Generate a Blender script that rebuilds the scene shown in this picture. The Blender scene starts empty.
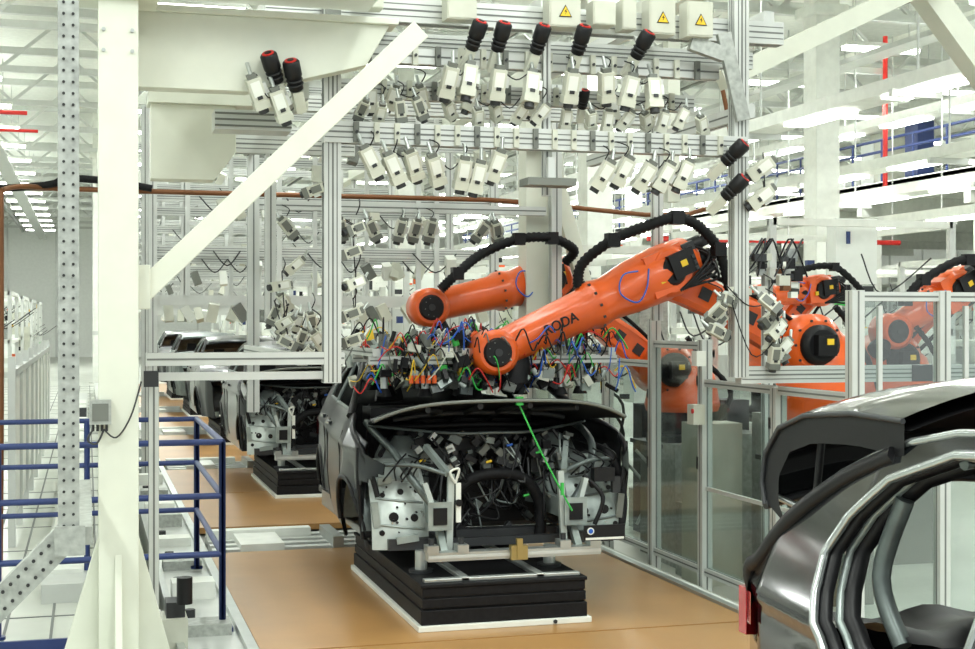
import bpy, math, random
from mathutils import Vector, Matrix
R = random.Random(11)
pi = math.pi
bpy.context.scene.view_settings.view_transform = 'Standard'

# ---------------------------------------------------------------- materials
MAT = {}
def mat(name, col, rough=0.5, metal=0.0, var=0.06, scale=6.0, bump=0.0, emit=0.0, coat=0.0, spec=None):
    m = bpy.data.materials.new(name); m.use_nodes = True
    nt = m.node_tree; b = nt.nodes['Principled BSDF']
    b.inputs['Roughness'].default_value = rough
    b.inputs['Metallic'].default_value = metal
    b.inputs['Coat Weight'].default_value = coat
    b.inputs['Coat Roughness'].default_value = .08
    if spec is not None: b.inputs['Specular IOR Level'].default_value = spec
    tc = nt.nodes.new('ShaderNodeTexCoord')
    n = nt.nodes.new('ShaderNodeTexNoise'); n.inputs['Scale'].default_value = scale
    n.inputs['Detail'].default_value = 4
    nt.links.new(tc.outputs['Object'], n.inputs['Vector'])
    r = nt.nodes.new('ShaderNodeValToRGB')
    c = col
    r.color_ramp.elements[0].position = 0.3; r.color_ramp.elements[1].position = 0.7
    r.color_ramp.elements[0].color = (c[0]*(1-var), c[1]*(1-var), c[2]*(1-var), 1)
    r.color_ramp.elements[1].color = (min(1, c[0]*(1+var)), min(1, c[1]*(1+var)), min(1, c[2]*(1+var)), 1)
    nt.links.new(n.outputs['Fac'], r.inputs['Fac'])
    nt.links.new(r.outputs['Color'], b.inputs['Base Color'])
    if bump:
        bp = nt.nodes.new('ShaderNodeBump'); bp.inputs['Strength'].default_value = bump
        nt.links.new(n.outputs['Fac'], bp.inputs['Height']); nt.links.new(bp.outputs['Normal'], b.inputs['Normal'])
    if emit:
        b.inputs['Emission Color'].default_value = (c[0], c[1], c[2], 1)
        b.inputs['Emission Strength'].default_value = emit
    MAT[name] = m
    return m
mat('white', (0.76, 0.78, 0.72), 0.45)
mat('cream', (0.68, 0.70, 0.60), 0.45, var=0.03)
mat('alu', (0.60, 0.62, 0.59), 0.35, 0.3, var=0.04)
mat('slot', (0.16, 0.17, 0.16), 0.6)
mat('galv', (0.40, 0.42, 0.39), 0.45, 0.5, var=0.2, scale=25)
mat('hole', (0.03, 0.03, 0.03), 0.8)
mat('steel', (0.50, 0.53, 0.51), 0.3, 0.7)
mat('primer', (0.13, 0.155, 0.15), 0.38, 0.4, var=0.25, scale=9)
mat('lprimer', (0.33, 0.38, 0.36), 0.36, 0.35, var=0.2, scale=9)
mat('panelgrey', (0.48, 0.53, 0.50), 0.36, 0.25, var=0.15, scale=7)
mat('black', (0.008, 0.008, 0.009), 0.45, spec=.3)
mat('rubber', (0.008, 0.008, 0.009), 0.6, var=0.3, scale=30, spec=.2)
mat('dark', (0.025, 0.027, 0.029), 0.5)
mat('paint', (0.018, 0.021, 0.024), 0.28, 0.2, coat=.4, spec=.4)
mat('paintblk', (0.006, 0.007, 0.008), 0.10, 0.0, coat=.5, spec=.5)
mat('chrome', (0.46, 0.49, 0.48), 0.22, 0.8, var=0.02)
mat('orange', (0.80, 0.115, 0.010), 0.33, var=0.05, coat=0.3)
mat('camgrey', (0.56, 0.57, 0.48), 0.5)
mat('camdk', (0.15, 0.16, 0.14), 0.5)
mat('red', (0.60, 0.02, 0.015), 0.4)
mat('tail', (0.45, 0.02, 0.03), 0.15, coat=1)
mat('yellow', (0.80, 0.52, 0.02), 0.5)
mat('blue', (0.02, 0.04, 0.15), 0.4)
mat('bluel', (0.02, 0.12, 0.55), 0.4)
mat('green', (0.04, 0.45, 0.07), 0.5)
mat('copper', (0.20, 0.08, 0.03), 0.4, 0.4)
mat('brass', (0.42, 0.32, 0.12), 0.35, 0.6)
mat('floorgrey', (0.56, 0.58, 0.52), 0.3, var=0.1, scale=2.0)
mat('farwhite', (0.84, 0.87, 0.83), 0.6, var=0.03)
mat('lamp', (1.0, 1.0, 0.96), 0.5, var=0.0, emit=9.0)
mat('concrete', (0.46, 0.47, 0.42), 0.6, var=0.12)
mat('tan', (0.40, 0.215, 0.075), 0.30, var=0.10, scale=1.4)
g = bpy.data.materials.new('glass'); g.use_nodes = True
nt = g.node_tree; nt.nodes.clear()
o = nt.nodes.new('ShaderNodeOutputMaterial'); mx = nt.nodes.new('ShaderNodeMixShader')
tr = nt.nodes.new('ShaderNodeBsdfTransparent'); gl = nt.nodes.new('ShaderNodeBsdfGlossy')
tr.inputs['Color'].default_value = (0.82, 0.87, 0.86, 1); gl.inputs['Roughness'].default_value = 0.06
mx.inputs[0].default_value = 0.12
nt.links.new(tr.outputs[0], mx.inputs[1]); nt.links.new(gl.outputs[0], mx.inputs[2]); nt.links.new(mx.outputs[0], o.inputs[0])
MAT['glass'] = g

# ---------------------------------------------------------------- mesh builder
class B:
    def __init__(s):
        s.v = []; s.f = []; s.m = []; s.sm = []; s.ml = []
    def mi(s, k):
        if k not in s.ml: s.ml.append(k)
        return s.ml.index(k)
    def add(s, vs, fs, k, smooth=False):
        o = len(s.v); s.v += [tuple(v) for v in vs]; i = s.mi(k)
        for f in fs:
            s.f.append([a+o for a in f]); s.m.append(i); s.sm.append(smooth)
    def box(s, c, d, k, rot=None, taper=1.0):
        c = Vector(c); vs = []
        for z in (-.5, .5):
            t = taper if z > 0 else 1
            for x, y in ((-.5, -.5), (.5, -.5), (.5, .5), (-.5, .5)):
                p = Vector((x*d[0]*t, y*d[1]*t, z*d[2]))
                if rot is not None: p = rot @ p
                vs.append(c+p)
        s.add(vs, [(3,2,1,0),(4,5,6,7),(0,1,5,4),(1,2,6,5),(2,3,7,6),(3,0,4,7)], k)
    def bx(s, x0, x1, y0, y1, z0, z1, k):
        s.box(((x0+x1)/2, (y0+y1)/2, (z0+z1)/2), (x1-x0, y1-y0, z1-z0), k)
    def frame(s, p, q, up=(0,0,1)):
        p = Vector(p); q = Vector(q); a = (q-p).normalized(); u = Vector(up)
        if abs(a.dot(u)) > .98: u = Vector((0,1,0))
        r = a.cross(u).normalized(); u = r.cross(a).normalized()
        return p, q, a, r, u
    def beam(s, p, q, w, h, k, slots=False, up=(0,0,1)):
        p, q, a, r, u = s.frame(p, q, up)
        rot = Matrix((r, a, u)).transposed()
        L = (q-p).length
        s.box((p+q)/2, (w, L, h), k, rot)
        if slots:
            t = .012
            s.box((p+q)/2, (w+.004, L-.01, t), 'slot', rot)
            s.box((p+q)/2, (t, L-.01, h+.004), 'slot', rot)
            if h > .1:
                for e in (-.25, .25): s.box((p+q)/2+u*h*e, (w+.004, L-.01, t*.6), 'slot', rot)
            if w > .1:
                for e in (-.25, .25): s.box((p+q)/2+r*w*e, (t*.6, L-.01, h+.004), 'slot', rot)
    def cyl(s, p, q, r, k, r2=None, n=14, cap=True):
        if r2 is None: r2 = r
        p, q, a, rr, u = s.frame(p, q)
        vs = []
        for c, ra in ((p, r), (q, r2)):
            for i in range(n):
                t = 2*pi*i/n; vs.append(c+rr*math.cos(t)*ra+u*math.sin(t)*ra)
        s.add(vs, [(i, (i+1)%n, n+(i+1)%n, n+i) for i in range(n)], k, True)
        if cap:
            s.add(vs[:n], [tuple(range(n-1, -1, -1))], k); s.add(vs[n:], [tuple(range(n))], k)
    def rings(s, p, q, prof, k, n=24):
        p, q, a, rr, u = s.frame(p, q); vs = []
        for t, ra in prof:
            c = p+(q-p)*t
            for i in range(n):
                w = 2*pi*i/n; vs.append(c+rr*math.cos(w)*ra+u*math.sin(w)*ra)
        fs = []
        for j in range(len(prof)-1):
            for i in range(n):
                fs.append((j*n+i, j*n+(i+1)%n, (j+1)*n+(i+1)%n, (j+1)*n+i))
        s.add(vs, fs, k, True)
        s.add(vs[:n], [tuple(range(n-1, -1, -1))], k); s.add(vs[-n:], [tuple(range(n))], k)
    def tube(s, pts, r, k, n=8, sub=5, ribs=False):
        P = [Vector(p) for p in pts]; C = []
        if len(P) > 2 and sub > 1:
            for i in range(len(P)-1):
                p0 = P[max(i-1, 0)]; p1 = P[i]; p2 = P[i+1]; p3 = P[min(i+2, len(P)-1)]
                for j in range(sub):
                    t = j/sub
                    C.append(.5*((2*p1)+(p2-p0)*t+(2*p0-5*p1+4*p2-p3)*t*t+(3*p1-p0-3*p2+p3)*t**3))
            C.append(P[-1])
        else: C = P
        a = (C[1]-C[0]).normalized(); u = Vector((0,0,1)) if abs(a.z) < .9 else Vector((0,1,0))
        vs = []
        for i, c in enumerate(C):
            d = (C[min(i+1, len(C)-1)]-C[max(i-1, 0)]).normalized()
            x = d.cross(u).normalized(); u = x.cross(d).normalized()
            ra = r*(1.0 if not ribs or i % 2 == 0 else .8)
            for j in range(n):
                w = 2*pi*j/n; vs.append(c+x*math.cos(w)*ra+u*math.sin(w)*ra)
        fs = []
        for i in range(len(C)-1):
            for j in range(n):
                fs.append((i*n+j, i*n+(j+1)%n, (i+1)*n+(j+1)%n, (i+1)*n+j))
        s.add(vs, fs, k, True)
        s.add(vs[:n], [tuple(range(n-1,-1,-1))], k); s.add(vs[-n:], [tuple(range(n))], k)
    def grid(s, fn, nu, nv, k, keep=None, smooth=True, th=None, k2=None):
        vs = []; fs = []
        for i in range(nu+1):
            for j in range(nv+1):
                vs.append(Vector(fn(i/nu, j/nv)))
        for i in range(nu):
            for j in range(nv):
                if keep and not keep((i+.5)/nu, (j+.5)/nv): continue
                a = i*(nv+1)+j
                fs.append((a, a+nv+1, a+nv+2, a+1))
        s.add(vs, fs, k, smooth)
        if th is not None:
            s.add([v+Vector(th) for v in vs], [f[::-1] for f in fs], k2 or k, smooth)
    def prism(s, poly, axis, a0, a1, k):
        n = len(poly)
        def mk(a):
            if axis == 'y': return [Vector((p[0], a, p[1])) for p in poly]
            if axis == 'x': return [Vector((a, p[0], p[1])) for p in poly]
            return [Vector((p[0], p[1], a)) for p in poly]
        s.add(mk(a0)+mk(a1), [tuple(range(n-1,-1,-1)), tuple(range(n, 2*n))]+[(i, (i+1)%n, n+(i+1)%n, n+i) for i in range(n)], k)
    def make(s, name, bevel=0):
        me = bpy.data.meshes.new(name)
        used = sorted({i for f in s.f for i in f}); mp = {a: b for b, a in enumerate(used)}
        me.from_pydata([s.v[i] for i in used], [], [[mp[i] for i in f] for f in s.f])
        for k in s.ml: me.materials.append(MAT[k])
        me.polygons.foreach_set('material_index', s.m)
        me.polygons.foreach_set('use_smooth', s.sm)
        me.update()
        ob = bpy.data.objects.new(name, me); bpy.context.scene.collection.objects.link(ob)
        if bevel:
            md = ob.modifiers.new('bevel', 'BEVEL'); md.width = bevel; md.segments = 2; md.limit_method = 'ANGLE'
        return ob

def interp(tab, x):
    if x <= tab[0][0]: return tab[0][1]
    for (a, b), (c, d) in zip(tab, tab[1:]):
        if x <= c: return b+(d-b)*(x-a)/(c-a)
    return tab[-1][1]
def inpoly(x, y, P):
    r = False; n = len(P)
    for i in range(n):
        x1, y1 = P[i]; x2, y2 = P[(i+1) % n]
        if (y1 > y) != (y2 > y) and x < (x2-x1)*(y-y1)/(y2-y1)+x1: r = not r
    return r

# ---------------------------------------------------------------- hall shell
b = B(); b.bx(-26, 46, -8, 95, -.45, -.25, 'floorgrey'); b.make('floor')
b = B(); b.bx(-26, 46, 95, 95.3, -.25, 10, 'farwhite')
for i in range(24): b.bx(-26+i*3, -25.9+i*3, 94.9, 95, -.25, 10, 'alu')
b.make('wall_back')
b = B(); b.bx(46, 46.3, -8, 95.3, -.25, 10, 'farwhite')
for i in range(30): b.bx(45.93, 46, -8+i*3.4, -7.9+i*3.4, -.25, 10, 'alu')
b.make('wall_right')
b = B(); b.bx(-26.3, -26, -8, 95.3, -.25, 10, 'farwhite'); b.make('wall_left')
b = B(); b.bx(-26.3, 46.3, -8, 95.3, 10, 10.3, 'white'); b.make('ceiling')

# roof trusses
b = B()
for iy in range(16):
    y = 14+iy*5.4
    b.bx(-26, 46, y-.1, y+.1, 9.5, 9.7, 'alu'); b.bx(-26, 46, y-.08, y+.08, 8.1, 8.25, 'alu')
    x = -26
    while x < 45:
        b.beam((x, y, 8.2), (x+1.5, y, 9.5), .08, .08, 'alu'); b.beam((x+1.5, y, 9.5), (x+3, y, 8.2), .08, .08, 'alu'); x += 3
for ix in range(12):
    x = -23+ix*6
    b.bx(x-.12, x+.12, 10, 95, 8.7, 9.0, 'white')
    b.bx(x+2, x+2.5, 10, 95, 7.4, 7.5, 'alu')
    b.cyl((x+1, 10, 7.9), (x+1, 95, 7.9), .09, 'galv', n=8); b.cyl((x+1.3, 10, 7.9), (x+1.3, 95, 7.9), .05, 'camdk', n=6)
b.make('roof_truss')
b = B()
for iy in range(19):
    for ix in range(15):
        x = -22+ix*4.6; y = 12.5+iy*4.3
        b.bx(x, x+1.7, y-.09, y+.09, 7.62, 7.70, 'lamp')
        b.bx(x-.03, x+1.73, y-.14, y+.14, 7.70, 7.78, 'white')
        b.cyl((x+.2, y, 7.78), (x+.2, y, 8.9), .012, 'alu', n=5); b.cyl((x+1.5, y, 7.78), (x+1.5, y, 8.9), .012, 'alu', n=5)
b.make('ceiling_strip_lights')
for (x, y, w) in [(-5.0, 24, .4), (-5.0, 40, .4), (8.9, 24, .5), (8.9, 40, .5), (13.5, 24, .5), (13.5, 40, .5), (19.3, 26, .5), (0.4, 52, .45), (13.5, 58, .45), (19.3, 48, .5)]:
    b = B(); b.bx(x-w/2, x+w/2, y-w/2, y+w/2, -.25, 9.6, 'white')
    b.bx(x-w*.8, x+w*.8, y-w*.8, y+w*.8, -.25, -.1, 'concrete')
    b.bx(x-w*.75, x+w*.75, y-w*.75, y+w*.75, 7.9, 8.1, 'white')
    b.bx(x-w/2-.01, x+w/2+.01, y-w/2-.01, y+w/2+.01, 1.6, 1.75, 'alu')
    b.make('building_column', .02)

# mezzanine (right)
b = B()
b.bx(20, 34, 18, 75, 5.45, 5.72, 'white'); b.bx(20, 20.15, 18, 75, 5.2, 5.75, 'white')
for i in range(12):
    y = 19+i*4.8
    b.bx(20.3, 20.6, y, y+.3, -.25, 5.45, 'white'); b.bx(20, 34, y, y+.25, 4.9, 5.45, 'white')
for z in (6.25, 6.55, 6.85): b.cyl((20.05, 18, z), (20.05, 75, z), .04, 'blue', n=6)
for i in range(40): b.cyl((20.05, 18+i*1.45, 5.7), (20.05, 18+i*1.45, 6.85), .035, 'blue', n=6)
for i in range(34):
    y = R.uniform(20, 70); x = R.uniform(21.5, 30); h = R.uniform(.8, 2.0)
    b.box((x, y, 5.72+h/2), (R.uniform(.5, 2), R.uniform(.5, 3), h), R.choice(['white', 'alu', 'farwhite', 'camgrey', 'alu', 'camgrey', 'galv']))
for (x, y) in ((21.5, 33), (22.5, 36), (24, 31)): b.box((x, y, 6.6), (.5, .6, 1.7), 'blue')
b.make('mezzanine_platform')
b = B()
for (x, z) in [(10.8, 5.3), (14.5, 5.0), (15.4, 4.6), (17.5, 4.3), (17.9, 6.7)]:
    b.bx(x, x+.5, 15, 80, z, z+.08, 'white'); b.bx(x-.03, x, 15, 80, z, z+.2, 'white'); b.bx(x+.5, x+.53, 15, 80, z, z+.2, 'white')
    for i in range(14): b.cyl((x+.25, 17+i*4.7, z), (x+.25, 17+i*4.7, 9), .02, 'alu', n=5); b.bx(x-.15, x+.65, 17+i*4.7, 17.1+i*4.7, z-.1, z, 'alu')
    for i in range(22): b.bx(x+.05, x+.45, 16+i*2.9, 17.6+i*2.9, z-.05, z-.01, 'lamp')
b.make('overhead_light_tray')
b = B()
b.tube([(18.6, 30, 9), (18.6, 30, 5.0)], .06, 'red'); b.tube([(12.4, 30, 4.0), (19, 30, 4.0)], .06, 'red')
b.tube([(-9, 28, 6.05), (-1.1, 28, 6.05)], .04, 'red'); b.tube([(-9, 31, 6.1), (-1, 31, 6.1)], .035, 'red')
for x in (13, 16, 18.8): b.cyl((x, 30, 4), (x, 30, 9), .02, 'alu', n=5)
b.make('sprinkler_pipe')

def cell(b, x, y, w, l, h):
    for i in (0, 1):
        for j in (0, 1):
            b.bx(x+i*w-.05, x+i*w+.05, y+j*l-.05, y+j*l+.05, -.25, h, 'alu')
    for z in (h, h*.55):
        for j in (0, 1): b.bx(x, x+w, y+j*l-.05, y+j*l+.05, z-.1, z, 'white')
        for i in (0, 1): b.bx(x+i*w-.05, x+i*w+.05, y, y+l, z-.1, z, 'white')
    for _ in range(int(8+w*l*.8)):
        s = (R.uniform(.1, .8), R.uniform(.1, .8), R.uniform(.15, 1.1)); z = R.uniform(0, h*.9)
        b.box((x+R.uniform(.3, w-.1), y+R.uniform(0, l), z), s, R.choice(['white', 'alu', 'camgrey', 'farwhite', 'farwhite', 'galv', 'alu', 'white']))
    for _ in range(22):
        px, py, pz = x+R.uniform(0, w), y+R.uniform(0, l), R.uniform(.6, h)
        b.box((px, py, pz), (R.uniform(.05, .2), .1, R.uniform(.05, .2)), R.choice(['blue', 'yellow', 'orange', 'dark', 'dark', 'camdk', 'green', 'black', 'camdk']))
    for _ in range(8):
        px, pz = x+R.uniform(0, w), R.uniform(1.5, h); q = R.uniform(.3, 1.2)
        b.tube([(px, y, pz), (px+q*.3, y, pz-q*.5), (px+q, y, pz-.05)], .012, 'dark', n=5)
cells = []
for i in range(7):
    y = 17+i*7.5
    cells += [(-4.2, y, 2.2, 3.8, 2.9), (-8.5, y+2, 2.8, 3.5, 3.4), (5.6, y+.5, 2.6, 4, 3.1), (9.6, y+1.5, 3, 3.6, 3.6), (14.6, y+2, 3, 4, 3.2)]
for i in range(4): cells += [(-15, 20+i*11, 3, 5, 3.5), (20.8, 20+i*11, 3, 5, 3.6), (25, 22+i*11, 3, 5, 3.4)]
for c in cells:
    b = B(); cell(b, *c); b.make('assembly_station')
for y in (17.2, 19.5, 23.5, 27.0, 32.0, 38.0, 45.0):
    b = B()
    for x in (0.75, 5.0): b.beam((x, y, -.25), (x, y, 5.0), .1, .1, 'alu', True)
    for z in (2.35, 2.95, 3.6, 4.3, 4.95): b.beam((.75, y+.06, z), (5.0, y+.06, z), .06, .12, 'alu', z > 2.5)
    for _ in range(22):
        x = R.uniform(.9, 4.9); z = R.choice([2.2, 2.8, 3.45, 4.15, 4.8])
        b.box((x, y-.08, z), (.12, .14, .22), R.choice(['white', 'camgrey', 'camgrey', 'camdk']), Matrix.Rotation(R.uniform(-.6, .6), 3, 'Y') @ Matrix.Rotation(R.uniform(-.5, .5), 3, 'X'))
    for _ in range(6):
        x = R.uniform(.9, 4.3); z = R.choice([2.95, 3.6, 4.3]); q = R.uniform(.2, .6)
        b.tube([(x, y-.05, z), (x+q*.5, y-.1, z-.25*q-.1), (x+q, y-.05, z)], .009, 'dark', n=5)
    for _ in range(4):
        x = R.uniform(1, 4.6); b.bx(x, x+.06, y-.02, y+.02, 2.4, 4.9, 'alu')
    b.make('sensor_gantry')

# ---------------------------------------------------------------- conveyor floor
b = B()
for (y0, y1) in [(1.5, 5.1), (5.13, 8.9), (8.93, 12.85), (14.45, 17.3), (17.33, 20.2), (21.2, 26.4), (27.4, 33), (34, 40), (41, 48)]:
    b.bx(1.06, 4.49, y0, y1, -.06, 0, 'tan')
b.make('conveyor_deck')
b = B()
b.bx(.55, 1.0, 1, 50, -.25, -.03, 'alu'); b.bx(.98, 1.05, 1, 50, -.25, 0.015, 'steel'); b.bx(.55, .6, 1, 50, -.25, .02, 'steel')
b.bx(4.5, 4.56, 1, 50, -.25, .02, 'steel'); b.bx(4.56, 4.70, 1, 50, -.25, -.02, 'concrete'); b.bx(1.05, 4.5, 1, 50, -.25, -.08, 'camdk')
for y0 in (12.95, 20.25, 26.5, 33.1, 40.1):
    for j in range(4):
        b.bx(1.1, 4.45, y0+.05+j*.26, y0+.17+j*.26, -.08, .0, 'alu')
    b.bx(1.35, 1.75, y0, y0+.8, -.08, .05, 'white'); b.bx(2.2, 2.3, y0-.02, y0+.8, -.05, .09, 'steel'); b.bx(1.1, 2.1, y0+.7, y0+.85, -.05, .08, 'white')
for i in range(34):
    y = 7+i*1.3
    b.bx(.62, .94, y, y+.25, -.05, .05+.05*(i % 3 == 0), 'white' if i % 2 else 'galv')
    b.cyl((.7, y+.6, -.03), (.7, y+.6, .04), .04, 'dark', n=8)
b.bx(4.60, 4.66, 1, 30, -.021, -.012, 'farwhite')
b.make('conveyor_frame')
b = B()
b.bx(-7, .45, 1, 60, -.25, -.12, 'floorgrey')
for i in range(30): b.bx(-7, .45, 3+i*1.6, 3.02+i*1.6, -.12, -.115, 'slot')
for i in range(5): b.bx(-.9+i*.32, -.88+i*.32, 2, 50, -.12, -.114, 'slot')
b.bx(.2, .45, 10.6, 46, -.12, .12, 'white'); b.bx(.2, .45, 10.6, 46, .12, .14, 'alu')
for i in range(22): b.bx(.195, .2, 10.7+i*1.6, 11.9+i*1.6, -.05, .08, 'galv'); b.bx(.45, .455, 10.7+i*1.6, 11.9+i*1.6, -.05, .08, 'galv')
b.bx(-.35, .0, 11.5, 42, -.12, .03, 'alu')
for i in range(12): b.bx(-.32, -.03, 12+i*2.2, 13.6+i*2.2, .03, .06, 'white')
b.make('walkway_platform')
b = B()
for i in range(9):
    y = 14.5+i*1.6
    b.bx(-.75, -.68, y-.035, y+.035, -.12, 1.75, 'alu')
    b.bx(-.73, -.71, y+.04, y+1.56, .1, 1.55, 'white')
b.bx(-.75, -.68, 14.5, 28, 1.55, 1.62, 'alu')
b.make('partition_panel')

# ---------------------------------------------------------------- cars
def car(Y0, Z0, XC, name, paint='paint', nose=0.0, doors=True, hood='closed', gate='closed', detail=True, L=4.2, engine=False, ws=1.0):
    b = B()
    top = [(0, .52), (.08, .66), (.5, .80), (1.25, .93), (1.75, 1.19), (2.1, 1.30), (2.5, 1.35), (3.08, 1.33), (3.46, 1.23), (3.75, 1.08), (4.0, .87), (4.15, .76), (4.2, .55)]
    wid = [(0, .70), (.15, .80), (.5, .88), (.9, .90), (2.5, .90), (3.4, .89), (3.9, .84), (4.2, .72)]
    if ws > 1: wid = [(0, .70), (.15, .86), (.5, 1.02), (.9, 1.06), (1.4, 1.0), (2.5, .90), (3.4, .80), (3.9, .76), (4.2, .66)]
    def side(y, z, s):
        w = interp(wid, y)
        if z > .74: w -= (z-.74)*.42*(1+.25*(z-.74))
        elif z > .68: w -= -.012*(1-abs(z-.71)/.03)
        else: w -= .05*((.45-z)/.45)**2 if z < .45 else 0
        for yc in (.78, 3.42):
            r = math.hypot(y-yc, z-.16)
            if r < .46: w += .025*(1-max(0, (r-.36))/.1)
        return (XC+s*w, Y0+y, Z0+z)
    wf = [(1.42, .95), (1.85, 1.17), (2.2, 1.26), (2.55, 1.285), (2.56, .95)]
    wr = [(2.68, .95), (2.67, 1.285), (3.05, 1.26), (3.32, 1.18), (3.50, 1.02), (3.46, .95)]
    if not doors:
        wf = [(1.30, .12), (1.30, .85), (1.45, .97), (1.85, 1.19), (2.2, 1.27), (2.5, 1.285), (2.52, .12)]
        wr = [(2.68, .12), (2.67, 1.285), (3.05, 1.265), (3.32, 1.17), (3.46, 1.04), (3.52, .92), (3.48, .80), (3.36, .64), (3.12, .5), (3.0, .12)]
    N = 168 if detail else 84; Mz = 54 if detail else 27
    for s in (-1, 1):
        def fn(u, v):
            y = u*L; return side(y, v*interp(top, y), s)
        def keep(u, v):
            y = u*L; z = v*interp(top, y)
            if y < nose: return False
            for yc in (.78, 3.42):
                if math.hypot(y-yc, z-.14) < .35: return False
            if inpoly(y, z, wf) or inpoly(y, z, wr): return False
            return True
        b.grid(fn, N, Mz, paint, keep, th=(-s*.012, 0, 0), k2='dark')
        for P in (wf, wr):
            k = 'chrome' if not doors else 'primer'
            pts = []
            for i in range(len(P)):
                a = P[i]; c = P[(i+1) % len(P)]
                for t in (0, .25, .5, .75): pts.append(side(a[0]+(c[0]-a[0])*t, a[1]+(c[1]-a[1])*t, s))
            pts.append(pts[0]); b.tube(pts, .014 if doors else .016, k, sub=1, n=6)
            if not doors:
                b.tube([(p[0]-s*.04, p[1], p[2]) for p in pts], .026, 'black', sub=1, n=6)
                b.tube([(p[0]-s*.09, p[1], p[2]) for p in pts], .014, 'lprimer', sub=1, n=6)
                b.tube([(p[0]-s*.13, p[1], p[2]) for p in pts], .035, 'black', sub=1, n=6)
        for yc in (.78, 3.42):
            if yc > nose-.3:
                pts = [side(yc+.355*math.cos(t*pi/12), .14+.355*math.sin(t*pi/12), s) for t in range(13) if yc+.355*math.cos(t*pi/12) > nose]
                b.tube(pts, .02, 'black', sub=1, n=6)
                b.grid(lambda u, v: (XC+s*(interp(wid, yc)-.04-v*.36), Y0+yc+.37*math.cos(u*pi), Z0+.14+.37*math.sin(u*pi)), 14, 1, 'dark' if yc > 2 or not engine else 'primer')
        b.tube([(side(y, interp(top, y)-.005, s)) for y in (1.25, 1.5, 1.75, 2.1, 2.5, 3.08, 3.46, 3.75, 4.0, 4.15)], .014, 'chrome' if not doors else paint, sub=2, n=6)
        b.beam((XC+s*.8, Y0+1.1, Z0+.06), (XC+s*.8, Y0+3.1, Z0+.06), .12, .14, paint)
        if doors:
            for yy in (1.28, 2.62, 3.05):
                b.tube([side(yy, z/10, s) for z in range(1, 9)], .006, 'black', sub=1, n=4)
            for yy in (2.45, 3.35):
                p = side(yy, .78, s); b.box((p[0]+s*.02, p[1], p[2]), (.03, .18, .03), paint)
    def tz(y): return interp(top, y)
    def tw(y): return abs(side(y, tz(y), 1)[0]-XC)
    b.grid(lambda u, v: (XC+(v*2-1)*tw(1.85+u*1.5), Y0+1.85+u*1.5, Z0+tz(1.85+u*1.5)+.035*(1-(v*2-1)**2)), 16, 16, paint, th=(0, 0, -.015))
    if gate == 'closed':
        b.grid(lambda u, v: (XC+(v*2-1)*tw(3.35+u*.85), Y0+3.35+u*.85+.06*(1-(v*2-1)**2)*u, Z0+tz(3.35+u*.85)+.03*(1-(v*2-1)**2)*(1-u)), 12, 14, paint)
        b.grid(lambda u, v: (XC+(v*2-1)*.72, Y0+4.2+.06*(1-(v*2-1)**2), Z0+.1+u*.46), 4, 14, paint)
    else:
        path = [(3.30, 1.355), (3.6, 1.36), (3.9, 1.335), (4.08, 1.28), (4.18, 1.18), (4.2, 1.08), (4.17, 1.0)]
        def gp(u):
            t = u*(len(path)-1); i = min(int(t), len(path)-2); f = t-i
            return path[i][0]+(path[i+1][0]-path[i][0])*f, path[i][1]+(path[i+1][1]-path[i][1])*f
        def gf(u, v, dz=0):
            y, z = gp(u); x = v*2-1; w = .66+.04*u
            return (XC+x*w, Y0+y-.05*x*x*u, Z0+z+dz+.12*(1-x*x)*(1-.4*u))
        b.grid(gf, 24, 20, paint)
        b.grid(lambda u, v: gf(u*.96, .02+v*.96, -.05 if u < .7 else -.03), 24, 20, 'black')
        b.grid(lambda u, v: (gf(u, 0)[0]+.005, gf(u, 0)[1]-v*.14*u, gf(u, 0)[2]-v*.12*(1-u*.5)), 20, 2, 'black')
        b.tube([gf(u/12, 0, -.01) for u in range(13)], .010, 'dark', sub=1, n=6); b.tube([gf(u/12, 1, -.01) for u in range(13)], .014, 'dark', sub=1, n=6)
        b.tube([gf(1, v/10, -.01) for v in range(11)], .018, 'dark', sub=1, n=6)
        b.tube([gf(1, .02, .02), (gf(1, .06)[0], gf(1, .06)[1]-.06, gf(1, .06)[2]-.02), (gf(.85, .06)[0], gf(.85, .06)[1]-.1, gf(.85, .06)[2]-.1)], .012, 'steel')
        b.cyl((XC-.62, Y0+3.9, Z0+1.02), (XC-.62, Y0+3.85, Z0+1.30), .014, 'black', n=8)
        for s in (-1, 1):
            b.tube([side(y, tz(y)-.02, s) for y in (3.35, 3.6, 3.85, 4.05, 4.15)]+[(XC+s*.66, Y0+4.15, Z0+.45)], .03, 'black', n=6)
        b.grid(lambda u, v: (XC+(v*2-1)*.73, Y0+4.17+.10*(1-(v*2-1)**2), Z0+.02+u*.48), 6, 14, paint)
    for s in (-1, 1):
        b.grid(lambda u, v: (XC+s*(interp(wid, 3.85+u*.36)+.012), Y0+3.92+u*.28, Z0+.50+v*.22), 6, 4, 'tail', keep=lambda u, v: v > .5-u*.9)
        b.box((XC+s*(interp(wid, 4.2)-.10), Y0+4.2, Z0+.60), (.26, .06, .17), 'tail')
    b.bx(XC-.76, XC+.76, Y0+1.2, Y0+3.9, Z0+.02, Z0+.08, 'dark')
    b.bx(XC-.74, XC+.74, Y0+1.22, Y0+1.28, Z0+.05, Z0+.90, 'black')
    b.beam((XC-.75, Y0+1.55, Z0+.88), (XC+.75, Y0+1.55, Z0+.88), .35, .16, 'black')
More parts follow.
